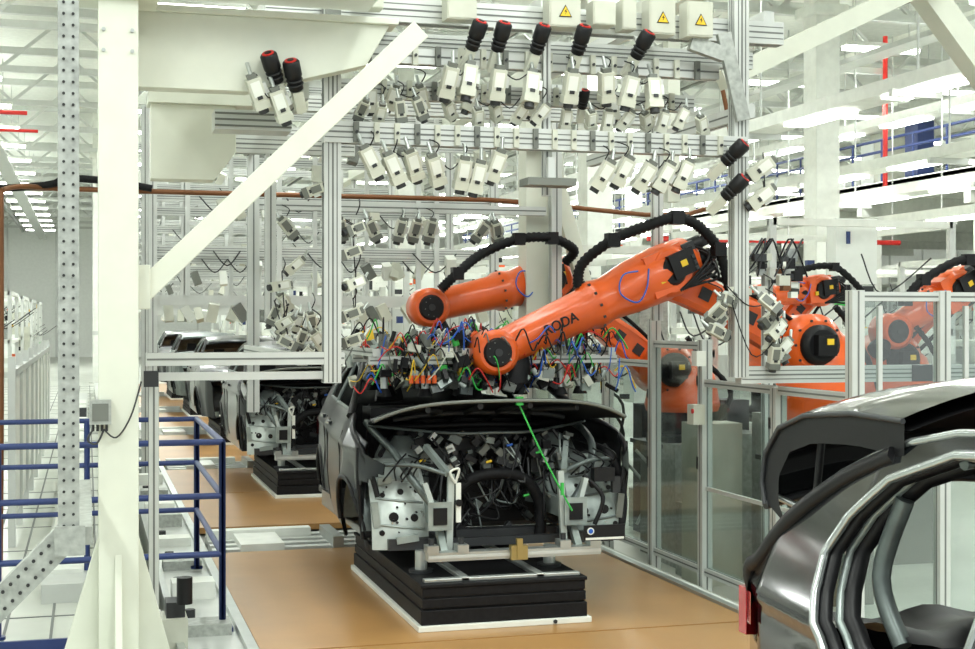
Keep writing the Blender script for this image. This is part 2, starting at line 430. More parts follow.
    if doors:
        for s in (-.36, .36):
            b.box((XC+s, Y0+2.15, Z0+.30), (.48, .5, .18), 'black')
            b.box((XC+s, Y0+2.45, Z0+.62), (.46, .13, .62), 'black', Matrix.Rotation(-.25, 3, 'X'), .8)
            b.box((XC+s, Y0+2.55, Z0+1.03), (.24, .09, .16), 'black', Matrix.Rotation(-.2, 3, 'X'), .8)
        b.box((XC, Y0+3.0, Z0+.30), (1.2, .5, .18), 'black'); b.box((XC, Y0+3.3, Z0+.6), (1.25, .12, .55), 'black', Matrix.Rotation(-.25, 3, 'X'), .9)
    else:
        b.grid(lambda u, v: (XC-.66+1.32*v, Y0+3.25+.55*u, Z0+.66+.03*math.sin(u*6)+.02*math.cos(v*20)), 8, 20, 'black')
        b.grid(lambda u, v: (XC-.66+1.32*v, Y0+3.25-.06*u, Z0+.66-.5*u), 6, 12, 'dark')
        b.tube([(XC, Y0+1.3, Z0+.12), (XC, Y0+2.3, Z0+.16), (XC, Y0+3.2, Z0+.2)], .13, 'dark', n=10)
        for s in (-1, 1):
            b.rings((XC+s*.50, Y0+3.42, Z0+.14), (XC+s*.78, Y0+3.42, Z0+.14), [(0, .30), (.1, .38), (1, .38)], 'dark', 24)
            b.tube([(XC+s*.66, Y0+2.62, Z0+1.18), (XC+s*.74, Y0+2.6, Z0+.7), (XC+s*.76, Y0+2.58, Z0+.15)], .02, 'camdk')
            b.tube([(XC+s*.62, Y0+3.35, Z0+1.1), (XC+s*.66, Y0+3.42, Z0+.85), (XC+s*.66, Y0+3.3, Z0+.66)], .03, 'primer')
        b.tube([(XC-.62, Y0+3.05, Z0+1.24), (XC-.2, Y0+3.1, Z0+1.27), (XC+.62, Y0+3.05, Z0+1.24)], .02, 'primer')
    for s in (-1, 1): b.tube([side(y, tz(y)-.01, s) for y in (1.22, 1.4, 1.6, 1.85, 2.1)], .03, 'black', n=6)
    b.tube([(XC-.6, Y0+1.9, Z0+1.245), (XC, Y0+1.86, Z0+1.27), (XC+.6, Y0+1.9, Z0+1.245)], .03, paint, n=6)
    if hood == 'closed':
        b.grid(lambda u, v: (XC+(v*2-1)*(tw(.05+u*1.2)), Y0+.05+u*1.2-.06*(1-(v*2-1)**2)*(1-u), Z0+tz(.05+u*1.2)+.04*(1-(v*2-1)**2)), 10, 14, paint)
    elif hood == 'open':
        def hf(u, v, dz=0, k=1.0):
            x = v*2-1
            y = 1.22-u*1.13+.16*x*x*u
            z = .91+u*.185+.03*math.sin(u*pi)-.11*x*x*x*x*(.5+.5*u)-.03*x*x+dz
            return (XC+x*(.80+.15*u)*k, Y0+y, Z0+z)
        b.grid(hf, 16, 28, paint); b.grid(lambda u, v: hf(u, v, -.03, .99), 16, 28, 'black')
        b.tube([hf(1, v/24, -.015) for v in range(25)], .014, 'camdk', sub=1, n=6)
        for v in (0, 1): b.tube([hf(u/8, v, -.015) for u in range(9)], .016, 'dark', sub=1, n=6)
        for v in (.2, .4, .6, .8): b.tube([hf(.05, v, -.05), hf(.5, .5+(v-.5)*.7, -.05), hf(.93, v, -.05)], .022, 'dark')
        b.tube([hf(.35, v/10, -.05) for v in range(1, 10)], .02, 'dark', sub=1)
    if engine:
        P = lambda x, y, z: (XC+x*ws, Y0+y, Z0+z)
        for s in (-1, 1):
            b.beam(P(s*.47, .12, .27), P(s*.47, 1.3, .27), .10, .14, 'lprimer')
            b.box(P(s*.47, .10, .27), (.17, .02, .20), 'lprimer'); b.box(P(s*.47, .085, .27), (.10, .012, .12), 'black')
            b.tube([P(s*.76, 1.2, .86), P(s*.76, .8, .80), P(s*.71, .45, .70), P(s*.62, .28, .52), P(s*.50, .22, .34)], .03, 'primer', n=6)
            b.tube([P(s*.84, 1.25, .92), P(s*.93, .8, .84), P(s*.94, .45, .74), P(s*.90, .30, .60), P(s*.85, .28, .40)], .022, 'black', n=6)
            b.rings(P(s*.56, .95, .25), P(s*.56, .95, .78), [(0, .24), (.7, .20), (.92, .15), (1, .07)], 'lprimer', 16)
            b.cyl(P(s*.56, .95, .78), P(s*.56, .95, .82), .06, 'black')
            b.grid(lambda u, v: P(s*(.50+.38*v), .80-.50*math.cos(u*1.4)-.05*math.sin(v*pi), .02+.62*math.sin(u*1.4)), 12, 10, 'panelgrey' if s < 0 else 'lprimer', th=(0, .02, 0))
            def W(xx, zz, o=.0):
                t = math.asin(min(1, max(0, (zz-.02)/.62))); v = (xx-.5)/.38
                return P(s*xx, .80-.50*math.cos(t)-.05*math.sin(max(0, min(1, v))*pi)-o, zz)
            for zz in (.16, .34, .48): b.tube([W(.53+.08*i, zz+.01*i, .005) for i in range(5)], .010, 'lprimer' if s < 0 else 'primer', sub=1, n=6)
            for (xx, zz, r) in [(.60, .24, .028), (.74, .25, .035), (.68, .42, .022), (.80, .40, .018), (.57, .42, .015), (.82, .14, .02)]:
                b.cyl(W(xx, zz, -.01), W(xx, zz, .012), r, 'black', n=12)
            for (xx, zz, w, h) in [(.66, .10, .16, .05), (.78, .50, .10, .05), (.58, .54, .08, .07), (.86, .27, .05, .18)]:
                b.box(W(xx, zz, .03), (w, .035, h), 'lprimer' if s < 0 else 'camdk', Matrix.Rotation(s*.12, 3, 'Y'))
            for i in range(14):
                xx = R.uniform(.52, .86); zz = R.uniform(.05, .60)
                b.cyl(W(xx, zz, -.005), W(xx, zz, .02), R.uniform(.005, .010), R.choice(['black', 'steel', 'dark']), n=6)
            for i in range(6):
                xx = R.uniform(.52, .80); zz = R.uniform(.50, .66); b.tube([W(xx, .5, .05), (P(s*(xx+.04), .22, zz)), P(s*(xx-.06), .35, zz+.08)], .007, 'black', n=5)
            if s > 0:   # wheel-arch liner and loom hanging on this side
                b.tube([P(.86, .30, .06), P(.90, .34, .30), P(.88, .42, .55), P(.80, .5, .70)], .035, 'rubber', n=8)
                b.tube([P(.56, .20, .52), P(.68, .14, .36), P(.62, .14, .16)], .018, 'black', n=6)
                b.box(P(.70, .2, .52), (.16, .08, .10), 'black'); b.box(P(.80, .22, .44), (.06, .05, .12), 'dark')
            b.beam(P(s*.40, .14, .02), P(s*.38, .16, .56), .045, .04, 'panelgrey', up=(0, 1, 0))
            b.beam(P(s*.47, .12, .20), P(s*.56, .16, .50), .035, .05, 'panelgrey', up=(0, 1, 0))
            b.beam(P(s*.40, .14, .56), P(s*.50, .4, .74), .04, .04, 'lprimer')
            b.tube([P(s*.42, .16, .56), P(s*.60, .22, .62), P(s*.80, .34, .62)], .018, 'primer', n=6)
            b.tube([P(s*.80, .45, .68), P(s*.55, 1.1, .82), P(s*.3, 1.25, .85)], .02, 'rubber')
            b.grid(lambda u, v: P(s*(.96-.13*(1-u)**2+.01*math.sin(v*pi)), .16+.34*u, .44+v*(.20+.12*u)), 8, 8, paint, keep=lambda u, v: v > (1-u)*.9-.2, th=(-s*.01, 0, 0), k2='black')
            b.tube([P(s*.95, .43, .74), P(s*.955, .42, .55), P(s*.94, .43, .30), P(s*.92, .44, .08)], .018, 'black', n=6)
        b.tube([P(-.74, 1.15, .84), P(-.4, 1.0, .84), P(0, .95, .85), P(.4, 1.0, .84), P(.74, 1.15, .84)], .03, 'black', n=6)
        b.tube([P(-.8, .9, .86), P(-.3, .55, .82), P(0, .5, .82), P(.3, .55, .82), P(.8, .9, .86)], .012, 'primer', n=6)
        b.box(P(0, 1.05, .3), (.9*ws, .3, .4), 'black')
        b.tube([P(-.30, .5, .05), P(-.30, .5, .30), P(-.18, .48, .47), P(.02, .46, .52), P(.22, .48, .47), P(.34, .5, .28), P(.34, .5, .05)], .045, 'rubber', n=8)
        b.cyl(P(.16, .72, .60), P(.16, .60, .62), .08, 'dark', n=20); b.cyl(P(.16, .60, .62), P(.16, .585, .62), .045, 'camdk', n=16); b.cyl(P(.16, .585, .62), P(.16, .575, .62), .025, 'black', n=16)
        b.cyl(P(-.12, .9, .66), P(-.12, .82, .66), .10, 'dark', n=20)
        b.box(P(-.3, .85, .62), (.22, .2, .14), 'dark'); b.box(P(.40, .80, .58), (.16, .25, .16), 'dark')
        for i in range(80):
            x0 = R.uniform(-.62, .6); z0 = R.uniform(.2, .8); x1 = x0+R.uniform(-.25, .25); z1 = R.uniform(.15, .8)
            y0 = R.uniform(.5, .95)
            b.tube([P(x0, y0, z0), P((x0+x1)/2+R.uniform(-.1, .1), y0-.08, (z0+z1)/2-R.uniform(0, .2)), P(x1, y0, z1)], R.uniform(.005, .012), R.choice(['black', 'rubber', 'dark', 'dark', 'camdk', 'black', 'primer', 'lprimer']), n=5, sub=4)
        for i in range(120):
            b.box(P(R.uniform(-.62, .62), R.uniform(.5, 1.0), R.choice([R.uniform(.05, .8), R.uniform(.55, .8)])), (R.uniform(.02, .10), .05, R.uniform(.015, .06)), R.choice(['dark', 'black', 'camdk', 'primer', 'dark', 'black', 'lprimer', 'steel']), Matrix.Rotation(R.uniform(-1, 1), 3, 'Y'))
        for i, (x, z, c) in enumerate([(-.33, .70, 'camdk'), (.1, .72, 'bluel'), (.31, .66, 'green'), (-.05, .60, 'yellow'), (.22, .34, 'green'), (-.52, .62, 'yellow')]):
            b.cyl(P(x, .5, z), P(x+.04, .5, z+.01), .010, c, n=8)
        b.tube([P(-.36, .12, .50), P(-.40, .1, .58), P(-.34, .1, .60), P(-.36, .12, .50)], .010, 'white', n=5)
        b.beam(P(-.34, .12, .22), P(-.34, .12, .50), .035, .02, 'white', up=(0, 1, 0)); b.cyl(P(-.34, .12, .36), P(-.34, .09, .36), .025, 'black', n=12)
        b.beam(P(-.5, .6, .06), P(.5, .6, .06), .12, .08, 'dark'); b.beam(P(-.45, .3, .05), P(.45, .3, .05), .05, .06, 'dark')
        b.box(P(-.62, .35, .06), (.36, .25, .08), 'dark'); b.box(P(.62, .35, .06), (.36, .25, .08), 'dark')
        b.beam(P(-.58, .0, .005), P(.60, .0, .005), .10, .06, 'steel')
        b.beam(P(-.58, -.052, .005), P(.60, -.052, .005), .01, .02, 'alu')
        b.box(P(.02, -.07, .02), (.12, .06, .10), 'brass'); b.box(P(.02, -.09, .05), (.04, .04, .14), 'brass')
        for x in (-.55, -.35, .35, .56): b.box(P(x, 0, .06), (.08, .12, .05), 'steel'); b.cyl(P(x, 0, .08), P(x, 0, .13), .02, 'dark')
        b.beam(P(-.45, .05, .0), P(-.45, .25, .2), .05, .05, 'lprimer'); b.beam(P(.48, .05, .0), P(.48, .25, .2), .05, .05, 'lprimer')
        b.tube([P(.08, .16, 1.07), P(.22, .10, .72), P(.36, .06, .42), P(.43, .05, .28)], .007, 'green', n=6)
        b.box(P(.08, .12, 1.075), (.05, .04, .06), 'green'); b.box(P(.36, .05, .44), (.02, .02, .09), 'green')
        b.box(P(.60, -.12, .14), (.31, .015, .11), 'black'); b.box(P(.60, -.13, .10), (.29, .004, .016), 'white')
        b.cyl(P(.50, -.128, .155), P(.50, -.134, .155), .026, 'white', n=16); b.cyl(P(.50, -.134, .155), P(.50, -.137, .155), .017, 'bluel', n=16)
        b.beam(P(.60, -.11, .12), P(.56, .1, .05), .04, .03, 'steel')
    return b.make(name)
car(9.5, .45, 2.90, 'car_body', nose=.42, hood='open', engine=True, ws=1.08)
car(16.9, .45, 2.75, 'car_body', nose=.42, hood='open', engine=True)
car(24.3, .45, 2.75, 'car_body', detail=False); car(31.5, .45, 2.75, 'car_body', detail=False, paint='primer'); car(38.5, .45, 2.75, 'car_body', detail=False)
car(.44, .45, 3.04, 'car_body', paint='paintblk', doors=False, gate='open')

def pallet(Y0, XC):
    b = B()
    x0, x1, y0, y1 = XC-.60, XC+.60, Y0, Y0+2.5
    b.bx(x0-.02, x1+.02, y0-.02, y1, 0, .04, 'white')
    zs = .04
    for i, (h, ins) in enumerate([(.10, .005), (.012, .022), (.065, .012), (.010, .022), (.065, .016), (.025, .004)]):
        b.bx(x0+ins, x1-ins, y0+ins, y1-ins, zs, zs+h, 'rubber'); zs += h
    for (x, y) in [(x0+.12, y0+.5), (x1-.12, y0+.5), (x0+.12, y1-.5), (x1-.12, y1-.5)]:
        b.cyl((x, y, zs), (x, y, .47), .045, 'steel'); b.cyl((x, y, zs), (x, y, zs+.02), .09, 'dark')
    b.bx(x0+.04, x1-.04, y0+.06, y0+.12, zs, zs+.025, 'steel'); b.bx(x0+.3, x0+.36, y0+.06, y1-.2, zs, zs+.03, 'steel'); b.bx(x1-.36, x1-.3, y0+.06, y1-.2, zs, zs+.03, 'steel')
    b.cyl((x1-.25, y0-.022, .022), (x1-.25, y0-.03, .022), .014, 'dark')
    return b.make('lift_pallet', .005)
for y, xc in ((9.2, 2.76), (16.6, 2.75), (24, 2.75), (31.2, 2.75), (38.2, 2.75), (.6, 3.04)): pallet(y, xc)

# ---------------------------------------------------------------- main steelwork
b = B()
b.bx(.09, .25, 8.38, 8.62, -.12, 4.0, 'cream')
b.bx(.06, .285, 8.36, 8.38, -.12, 4.05, 'cream'); b.bx(.06, .285, 8.62, 8.64, -.12, 4.05, 'cream')
b.prism([(.06, .85), (.06, -.12), (-.22, -.12)], 'y', 8.47, 8.51, 'cream'); b.prism([(.285, .85), (.285, -.12), (.54, -.12)], 'y', 8.47, 8.51, 'cream')
b.prism([(8.36, .75), (8.36, -.12), (8.12, -.12)], 'x', .15, .19, 'cream')
b.bx(-.26, .58, 8.08, 8.95, -.12, -.09, 'cream')
b.bx(-.25, 1.7, 8.3, 8.7, 4.05, 4.10, 'alu'); b.bx(-.05, .40, 8.3, 8.7, 3.97, 4.02, 'cream')
b.bx(-2.5, -.0, 8.5, 8.6, 4.0, 4.12, 'alu')
for z in (3.78, 3.66):
    for x in (.09, .25): b.cyl((x, 8.36, z), (x, 8.345, z), .012, 'steel', n=6)
for x in (-.2, -.05, .38, .5): b.cyl((x, 8.2, -.09), (x, 8.2, -.04), .02, 'steel', n=6)
b.prism([(.285, 3.98), (1.85, 3.98), (1.70, 3.72), (.95, 3.52), (.285, 3.52)], 'y', 8.74, 8.9, 'cream')
b.bx(.26, 1.9, 8.70, 8.95, 3.98, 4.02, 'cream')
b.prism([(.42, 3.60), (1.0, 3.60), (1.0, 3.28), (.85, 3.08), (.42, 3.08)], 'y', 9.9, 10.1, 'cream')
b.bx(.40, 1.5, 9.85, 10.15, 3.60, 3.68, 'cream')
b.bx(.12, .26, 8.64, 20, 3.95, 4.2, 'cream')
b.beam((.31, 8.55, 2.27), (2.0, 8.55, 3.92), .10, .13, 'cream')
b.box((.32, 8.55, 2.30), (.07, .18, .26), 'cream')
b.make('steel_column', .004)
b = B()
b.beam((5.7, 12, 4.35), (8.2, 12, 5.55), .18, .18, 'cream'); b.beam((7.9, 12.3, 5.6), (9.3, 12.3, 4.0), .25, .24, 'cream')
b.bx(-3, 14, 12.2, 12.5, 5.5, 5.9, 'cream'); b.beam((5.2, 12, 3.2), (5.2, 12, 5.6), .12, .12, 'cream')
b.bx(4.9, 5.1, 6, 30, 4.85, 5.05, 'cream'); b.beam((9.3, 12.3, -.25), (9.3, 12.3, 5.6), .25, .25, 'cream')
b.beam((4.6, 12.6, 2.3), (4.05, 12.6, 4.2), .10, .14, 'cream'); b.bx(3.95, 4.2, 12.5, 12.75, 2.0, 4.4, 'cream')
b.make('roof_brace')
b = B()
b.bx(-.125, -.035, 6.42, 6.50, 1.08, 5.2, 'galv')
z = 1.15
while z < 4.3:
    for x in (-.10, -.06): b.cyl((x, 6.419, z), (x, 6.414, z), .0065, 'hole', n=8)
    z += .05
b.beam((-.08, 6.46, 1.16), (-1.35, 6.46, -.12), .08, .12, 'galv')
for i in range(40):
    t = i/40
    for o in (-.02, .02): b.cyl((-.08-1.27*t-o, 6.418, 1.16-1.28*t+o), (-.08-1.27*t-o, 6.41, 1.16-1.28*t+o), .008, 'hole', n=8)
b.bx(-.14, -.01, 6.40, 6.42, 1.07, 1.20, 'galv'); b.bx(-.06, .02, 6.5, 8.45, 1.1, 1.18, 'galv')
b.bx(-1.5, -1.2, 6.35, 6.57, -.12, -.10, 'galv')
b.make('perforated_strut')
b = B()
b.box((.07, 8.31, 1.58), (.12, .09, .14), 'galv'); b.box((.07, 8.262, 1.58), (.09, .008, .10), 'camdk')
b.box((-.03, 8.31, 1.58), (.05, .05, .05), 'dark')
for i in range(4): b.cyl((.03+i*.025, 8.31, 1.51), (.03+i*.025, 8.31, 1.47), .008, 'dark', n=6)
b.tube([(.03, 8.3, 1.48), (-.0, 8.3, 1.42), (.05, 8.3, 1.40), (.09, 8.3, 1.48)], .006, 'dark')
b.tube([(.09, 8.3, 1.48), (.16, 8.33, 1.43), (.24, 8.33, 1.55), (.30, 8.35, 1.75)], .005, 'dark')
b.make('junction_box')

# ---------------------------------------------------------------- inspection portal
b = B()
Y = 9.0
for x in (1.52, 4.41): b.beam((x, Y, 1.70), (x, Y, 4.6), .11, .11, 'alu', True)
b.beam((1.1, Y+.13, 4.16), (4.8, Y+.13, 4.16), .12, .16, 'alu', True)
b.beam((1.6, Y+.13, 3.86), (4.3, Y+.13, 3.86), .10, .10, 'alu', True)
b.beam((1.6, Y+.55, 3.70), (4.3, Y+.55, 3.70), .10, .12, 'alu', True)
b.beam((1.46, Y-.02, 3.32), (4.45, Y-.02, 3.32), .10, .14, 'alu', True)
b.beam((1.1, Y+.6, 4.05), (4.8, Y+.6, 4.05), .10, .12, 'alu', True)
for x in (1.2, 2.0, 3.02, 3.9, 4.7): b.beam((x, Y+.1, 4.28), (x, Y+2.9, 4.28), .08, .08, 'alu')
b.beam((3.0, Y+.05, 2.95), (3.0, Y+.05, 4.1), .05, .05, 'alu', True)
b.beam((4.25, Y-.09, 4.1), (4.40, Y-.09, 3.5), .10, .04, 'galv', up=(0, 1, 0)); b.beam((4.0, Y-.09, 4.02), (4.25, Y-.09, 3.95), .06, .1, 'galv')
b.beam((.35, Y, 1.86), (1.6, Y, 1.86), .09, .08, 'alu', True); b.beam((.35, Y+.02, 1.75), (1.5, Y+.02, 1.75), .05, .05, 'alu')
b.box((.38, Y-.055, 1.74), (.09, .02, .10), 'dark')
b.beam((4.41, Y, 1.72), (6.9, Y, 1.72), .10, .12, 'alu', True); b.box((5.85, Y-.06, 1.72), (.16, .02, .12), 'dark')
b.beam((6.85, Y, -.25), (6.85, Y, 1.8), .1, .1, 'alu', True)
b.beam((.40, Y+.05, -.12), (.40, Y+.05, 1.78), .06, .06, 'alu', True)
for x in (1.50, 4.30): b.beam((x-.1, 12.4, 1.3 if x < 2 else 2.2), (x-.1, 12.4, 4.3), .10, .10, 'alu', True)
b.beam((1.3, 12.4, 3.12), (4.1, 12.4, 3.12), .08, .08, 'alu', True); b.beam((1.3, 12.4, 3.75), (4.6, 12.4, 3.75), .08, .12, 'alu', True)
b.beam((1.35, 10.8, 3.78), (4.5, 10.8, 3.78), .1, .12, 'alu', True); b.beam((1.0, 10.8, 3.45), (2.0, 10.8, 3.45), .1, .14, 'alu', True)
for x in (1.35, 4.55): b.beam((x, 9.1, 3.6), (x, 12.4, 3.6), .08, .10, 'alu', True); b.beam((x, 10.8, 2.1), (x, 10.8, 4.2), .08, .08, 'alu', True)
b.beam((1.35, 9.1, 1.85), (1.35, 12.4, 1.85), .06, .08, 'alu', True)
b.box((2.98, 8.95, 3.03), (.34, .2, .05), 'camdk'); b.box((3.0, 8.95, 3.12), (.05, .05, .16), 'alu')
b.box((1.05, 9.4, 3.42), (.5, .25, .13), 'alu')
for i in range(3): b.box((1.05, 9.27, 3.38+i*.04), (.5, .01, .012), 'camdk')
def warn(x, y, z, s):
    b.prism([(x-s, z-s*.8), (x+s, z-s*.8), (x, z+s)], 'y', y-.004, y, 'black')
    b.prism([(x-s*.8, z-s*.68), (x+s*.8, z-s*.68), (x, z+s*.76)], 'y', y-.007, y-.004, 'yellow')
    b.prism([(x+.005, z+s*.4), (x-s*.22, z-s*.05), (x+.002, z-s*.05), (x-.006, z-s*.55), (x+s*.22, z+s*.05), (x+.002, z+s*.05)], 'y', y-.009, y-.007, 'black')
for (x, w, h, wn) in [(3.06, .22, .22, 1), (3.76, .19, .24, 1), (4.04, .19, .24, 1), (3.34, .16, .16, 0), (3.52, .10, .2, 0), (2.35, .2, .2, 0), (1.75, .16, .12, 0)]:
    b.box((x, 8.90, 4.17), (w, .14, h), 'camgrey')
    b.box((x, 8.826, 4.17), (w*.92, .006, h*.92), 'camgrey')
    if wn: warn(x, 8.822, 4.16, .045)
b.box((1.52, 8.93, 4.1), (.1, .02, .08), 'camdk')
# cross clamps along the beams
for (yy, zz, x0, x1, n) in ((9.06, 3.86, 1.7, 4.2, 16), (8.92, 3.32, 1.6, 4.3, 20), (9.48, 3.70, 1.7, 4.2, 14)):
    for i in range(n):
        x = x0+(x1-x0)*(i+.5)/n; b.box((x, yy, zz), (.035, .03, .13), 'camgrey' if i % 3 else 'camdk'); b.cyl((x, yy-.015, zz), (x, yy-.03, zz), .010, 'dark', n=6)
b.make('inspection_portal')

def rx(a, bb=0): return Matrix.Rotation(bb, 3, 'Y') @ Matrix.Rotation(a, 3, 'X')
def lampunit(b, x, y, z, tilt, s=1.0):
    r = rx(.5, tilt); a = r @ Vector((0, 0, 1))
    c = Vector((x, y, z))
    b.rings(c-a*.10*s, c+a*.10*s, [(0, .03*s), (.05, .045*s), (.45, .045*s), (.5, .054*s), (.95, .054*s), (1, .045*s)], 'black', 14)
    b.cyl(c+a*.10*s, c+a*.106*s, .038*s, 'red', n=12); b.cyl(c+a*.106*s, c+a*.109*s, .022*s, 'black', n=12)
    for t in (-.06, -.03, 0): b.cyl(c+a*t*s, c+a*(t+.008)*s, .052*s, 'dark', n=14)
    b.box(c-a*.17*s, (.065*s, .07*s, .14*s), 'camgrey', r)
    b.beam(c+Vector((.0, .03, -.02)), (x, y+.12, z+.08), .03, .02, 'alu')
def boxcam(b, x, y, z, tilt, pitch, s=1.0, dk=False):
    r = rx(pitch, tilt); c = Vector((x, y, z)); a = r @ Vector((0, 0, 1)); f = r @ Vector((0, -1, 0)); sx = r @ Vector((1, 0, 0))
    b.box(c, (.080*s, .07*s, .14*s), 'camgrey', r)
    b.box(c-a*.085*s, (.09*s, .08*s, .045*s), 'camgrey' if not dk else 'camdk', r)
    b.cyl(c-a*.105*s, c-a*.135*s, .03*s, 'dark', n=10)
    b.box(c+f*.037*s+a*.01*s, (.055*s, .004, .085*s), 'camdk' if dk else 'white', r)
    b.box(c+f*.0385*s-a*.04*s, (.03*s, .004, .02*s), 'dark', r)
    b.box(c+a*.08*s, (.05*s, .05*s, .03*s), 'camdk', r)
    b.cyl(c+a*.09*s, c+a*.14*s+Vector((0, .05, .03)), .012*s, 'steel', n=6)
    b.box(c+sx*.05*s, (.02*s, .05*s, .06*s), 'alu', r)
def arr(name, lamps=(), cams=(), cab=.45):
    b = B()
    for l in lamps: lampunit(b, *l)
    for c in cams: boxcam(b, *c)
    L = [c[:3] for c in list(cams)]
    for p, q in zip(L, L[1:]):
        dx = abs(q[0]-p[0])
        if dx < .4 and R.random() < cab:
            b.tube([(p[0], p[1], p[2]+.1), ((p[0]+q[0])/2, p[1]-.03, min(p[2], q[2])+R.uniform(.0, .08)), (q[0], q[1], q[2]+.1)], .0045, 'black', n=5)
        if R.random() < cab+.2: b.tube([(p[0], p[1]-.01, p[2]+.09), (p[0]+.02, p[1]-.03, p[2]+.15), (p[0]+R.uniform(-.05, .05), p[1]+.08, p[2]+.2)], .0045, 'black', n=5)
    return b.make(name)
arr('inspection_camera_row', [(2.45, 8.85, 3.97, .25), (2.62, 8.85, 3.97, .15), (2.89, 8.85, 3.97, .2), (3.18, 8.85, 3.98, .15), (3.62, 8.85, 3.97, .4)],
    [(x, 8.85, 3.68+R.uniform(-.02, .02), R.uniform(-.2, .25), R.uniform(-.2, .4), 1.15, False) for x in (2.27, 2.40, 2.60, 2.83, 3.11, 3.36, 3.53, 3.70)])
arr('inspection_camera_row', [], [(x, 8.98, 3.49+R.uniform(-.03, .03), R.uniform(-.7, .7), R.uniform(.1, .9), .8, R.random() < .2) for x in (1.72, 1.84, 1.97, 2.1, 2.3, 2.5, 2.62, 2.8, 2.95, 3.12, 3.3, 3.42, 3.56, 3.70, 3.83, 3.97, 4.12)])
arr('inspection_camera_row', [(3.25, 9.3, 3.66, .0, .7), (3.36, 9.3, 3.66, .0, .7)], [(x, 9.35, 3.62+R.uniform(-.03, .03), R.uniform(-.4, .4), R.uniform(-.2, .6), .9, False) for x in (1.85, 2.0, 2.2, 2.55, 3.0, 3.6, 3.9)])
arr('inspection_camera_row', [], [(x, 8.88, 3.10+dz, t, R.uniform(.1, .5), 1.1, False) for x, t, dz in ((1.75, -.5, .04), (1.90, -.45, 0), (2.03, -.4, .03), (2.18, -.35, 0), (2.37, .1, -.02), (2.47, .2, -.04), (2.60, .3, .04), (3.36, .5, 0), (3.50, .45, .03), (3.66, .5, 0), (3.80, .5, .0), (3.94, .4, .02))])
arr('inspection_camera_row', [], [(x, 12.3, 2.93, t, R.uniform(.1, .5), 1.1, True) for x, t in ((1.68, -.7), (2.16, -.2), (2.44, -.5), (2.70, .2), (2.84, .2), (2.98, .2), (3.46, .6), (3.6, -.3))])
arr('inspection_camera_row', [(1.10, 8.68, 3.66, -.4), (1.23, 8.68, 3.62, -.3)], [(1.00, 8.68, 3.52, -.4, .3, 1.1, False), (1.14, 8.68, 3.45, -.4, .3, 1.1, False)])
arr('inspection_camera_row', [(4.30, 8.84, 3.26, .7), (4.30, 8.84, 3.02, .7)], [(4.55, 8.9, 3.18, .9, .3, 1.1, False), (4.55, 8.9, 2.98, .9, .2, 1.1, False)])
arr('inspection_camera_row', [], [(R.uniform(4.15, 4.75), 8.85+R.uniform(-.05, .2), z, R.uniform(-1.4, 1.4), R.uniform(-.5, .8), .9, R.random() < .4) for z in (1.9, 1.97, 2.03, 2.1, 2.17, 2.23, 2.3, 1.92, 2.05, 2.13, 2.25, 1.86)])
arr('inspection_camera_row', [], [(1.36+R.uniform(-.07, .07), 9.9+R.uniform(-.1, .4), z, R.uniform(-1.4, 1.4), R.uniform(-.5, .8), .8, R.random() < .6) for z in (1.95, 2.05, 2.15, 2.25, 2.35, 2.1, 2.5)])
arr('inspection_camera_row', [], [(1.45+i*.04, 8.9+i*.5, 1.86+(i % 3)*.12, R.uniform(-1, 1), .4, .8, i % 2 == 0) for i in range(1, 7)])
arr('inspection_camera_row', [], [(x, 9.0, z, 1.2, R.uniform(-.5, .8), .8, R.random() < .4) for x, z in ((1.68, 2.7), (1.66, 2.55), (1.68, 2.35), (1.66, 2.15), (1.67, 1.98), (1.42, 2.95))])

# ---------------------------------------------------------------- copper pipe and black hose
b = B()
b.tube([(-2.4, 14, 3.28), (-1.0, 14, 3.36), (1, 14, 3.36), (4, 14, 3.36), (6.6, 14, 3.36), (6.6, 14, 5)], .026, 'copper')
b.tube([(-3, 13.9, 3.2), (-.6, 13.9, 3.36), (-.2, 13.9, 3.45), (0.2, 13.9, 3.44), (.6, 13.9, 3.38)], .035, 'rubber')
b.tube([(-.76, 13.6, 3.3), (-.76, 13.6, 1.4), (-.77, 13.6, -.1)], .022, 'copper'); b.tube([(-.76, 13.6, 3.3), (-.6, 13.8, 3.36), (-.2, 14, 3.36)], .026, 'copper')
b.make('copper_pipe')

# ---------------------------------------------------------------- blue railings
b = B()
def rail(p, q, h0, n):
    p = Vector(p); q = Vector(q)
    for z in (1.27, .90, .50): b.cyl((p.x, p.y, z), (q.x, q.y, z), .022, 'blue', n=10)
    for i in range(n+1):
        c = p+(q-p)*i/n; b.cyl((c.x, c.y, h0), (c.x, c.y, 1.27), .024, 'blue', n=10); b.cyl((c.x, c.y, h0), (c.x, c.y, h0+.02), .05, 'blue', n=10)
rail((.89, 9.75, 0), (-1.3, 9.75, 0), 0.0, 3); rail((.89, 9.75, 0), (.89, 12.1, 0), 0, 1); rail((.89, 12.1, 0), (-.9, 12.1, 0), 0, 2)
b.bx(.82, .96, 9.7, 9.85, -.12, 0.0, 'blue')
b.bx(-1.3, .55, 9.66, 9.69, -.1, .0, 'blue')
b.make('safety_railing')
b = B()
b.box((.55, 9.4, .22), (.12, .2, .1), 'dark'); b.box((.5, 9.4, .05), (.25, .3, .24), 'camgrey'); b.cyl((.6, 9.2, .28), (.6, 9.2, .45), .05, 'black'); b.cyl((.42, 9.2, .0), (.42, 9.2, .25), .03, 'white')
b.box((.45, 8.9, -.02), (.5, .12, .1), 'white')
b.make('floor_actuator')
b = B()
for i in range(5):
    b.box((.42+i*.03, 7.75-(i % 2)*.08, -.0+.02*i), (.12, .03, .1), 'white', rx(.5, R.uniform(-.5, .5)))
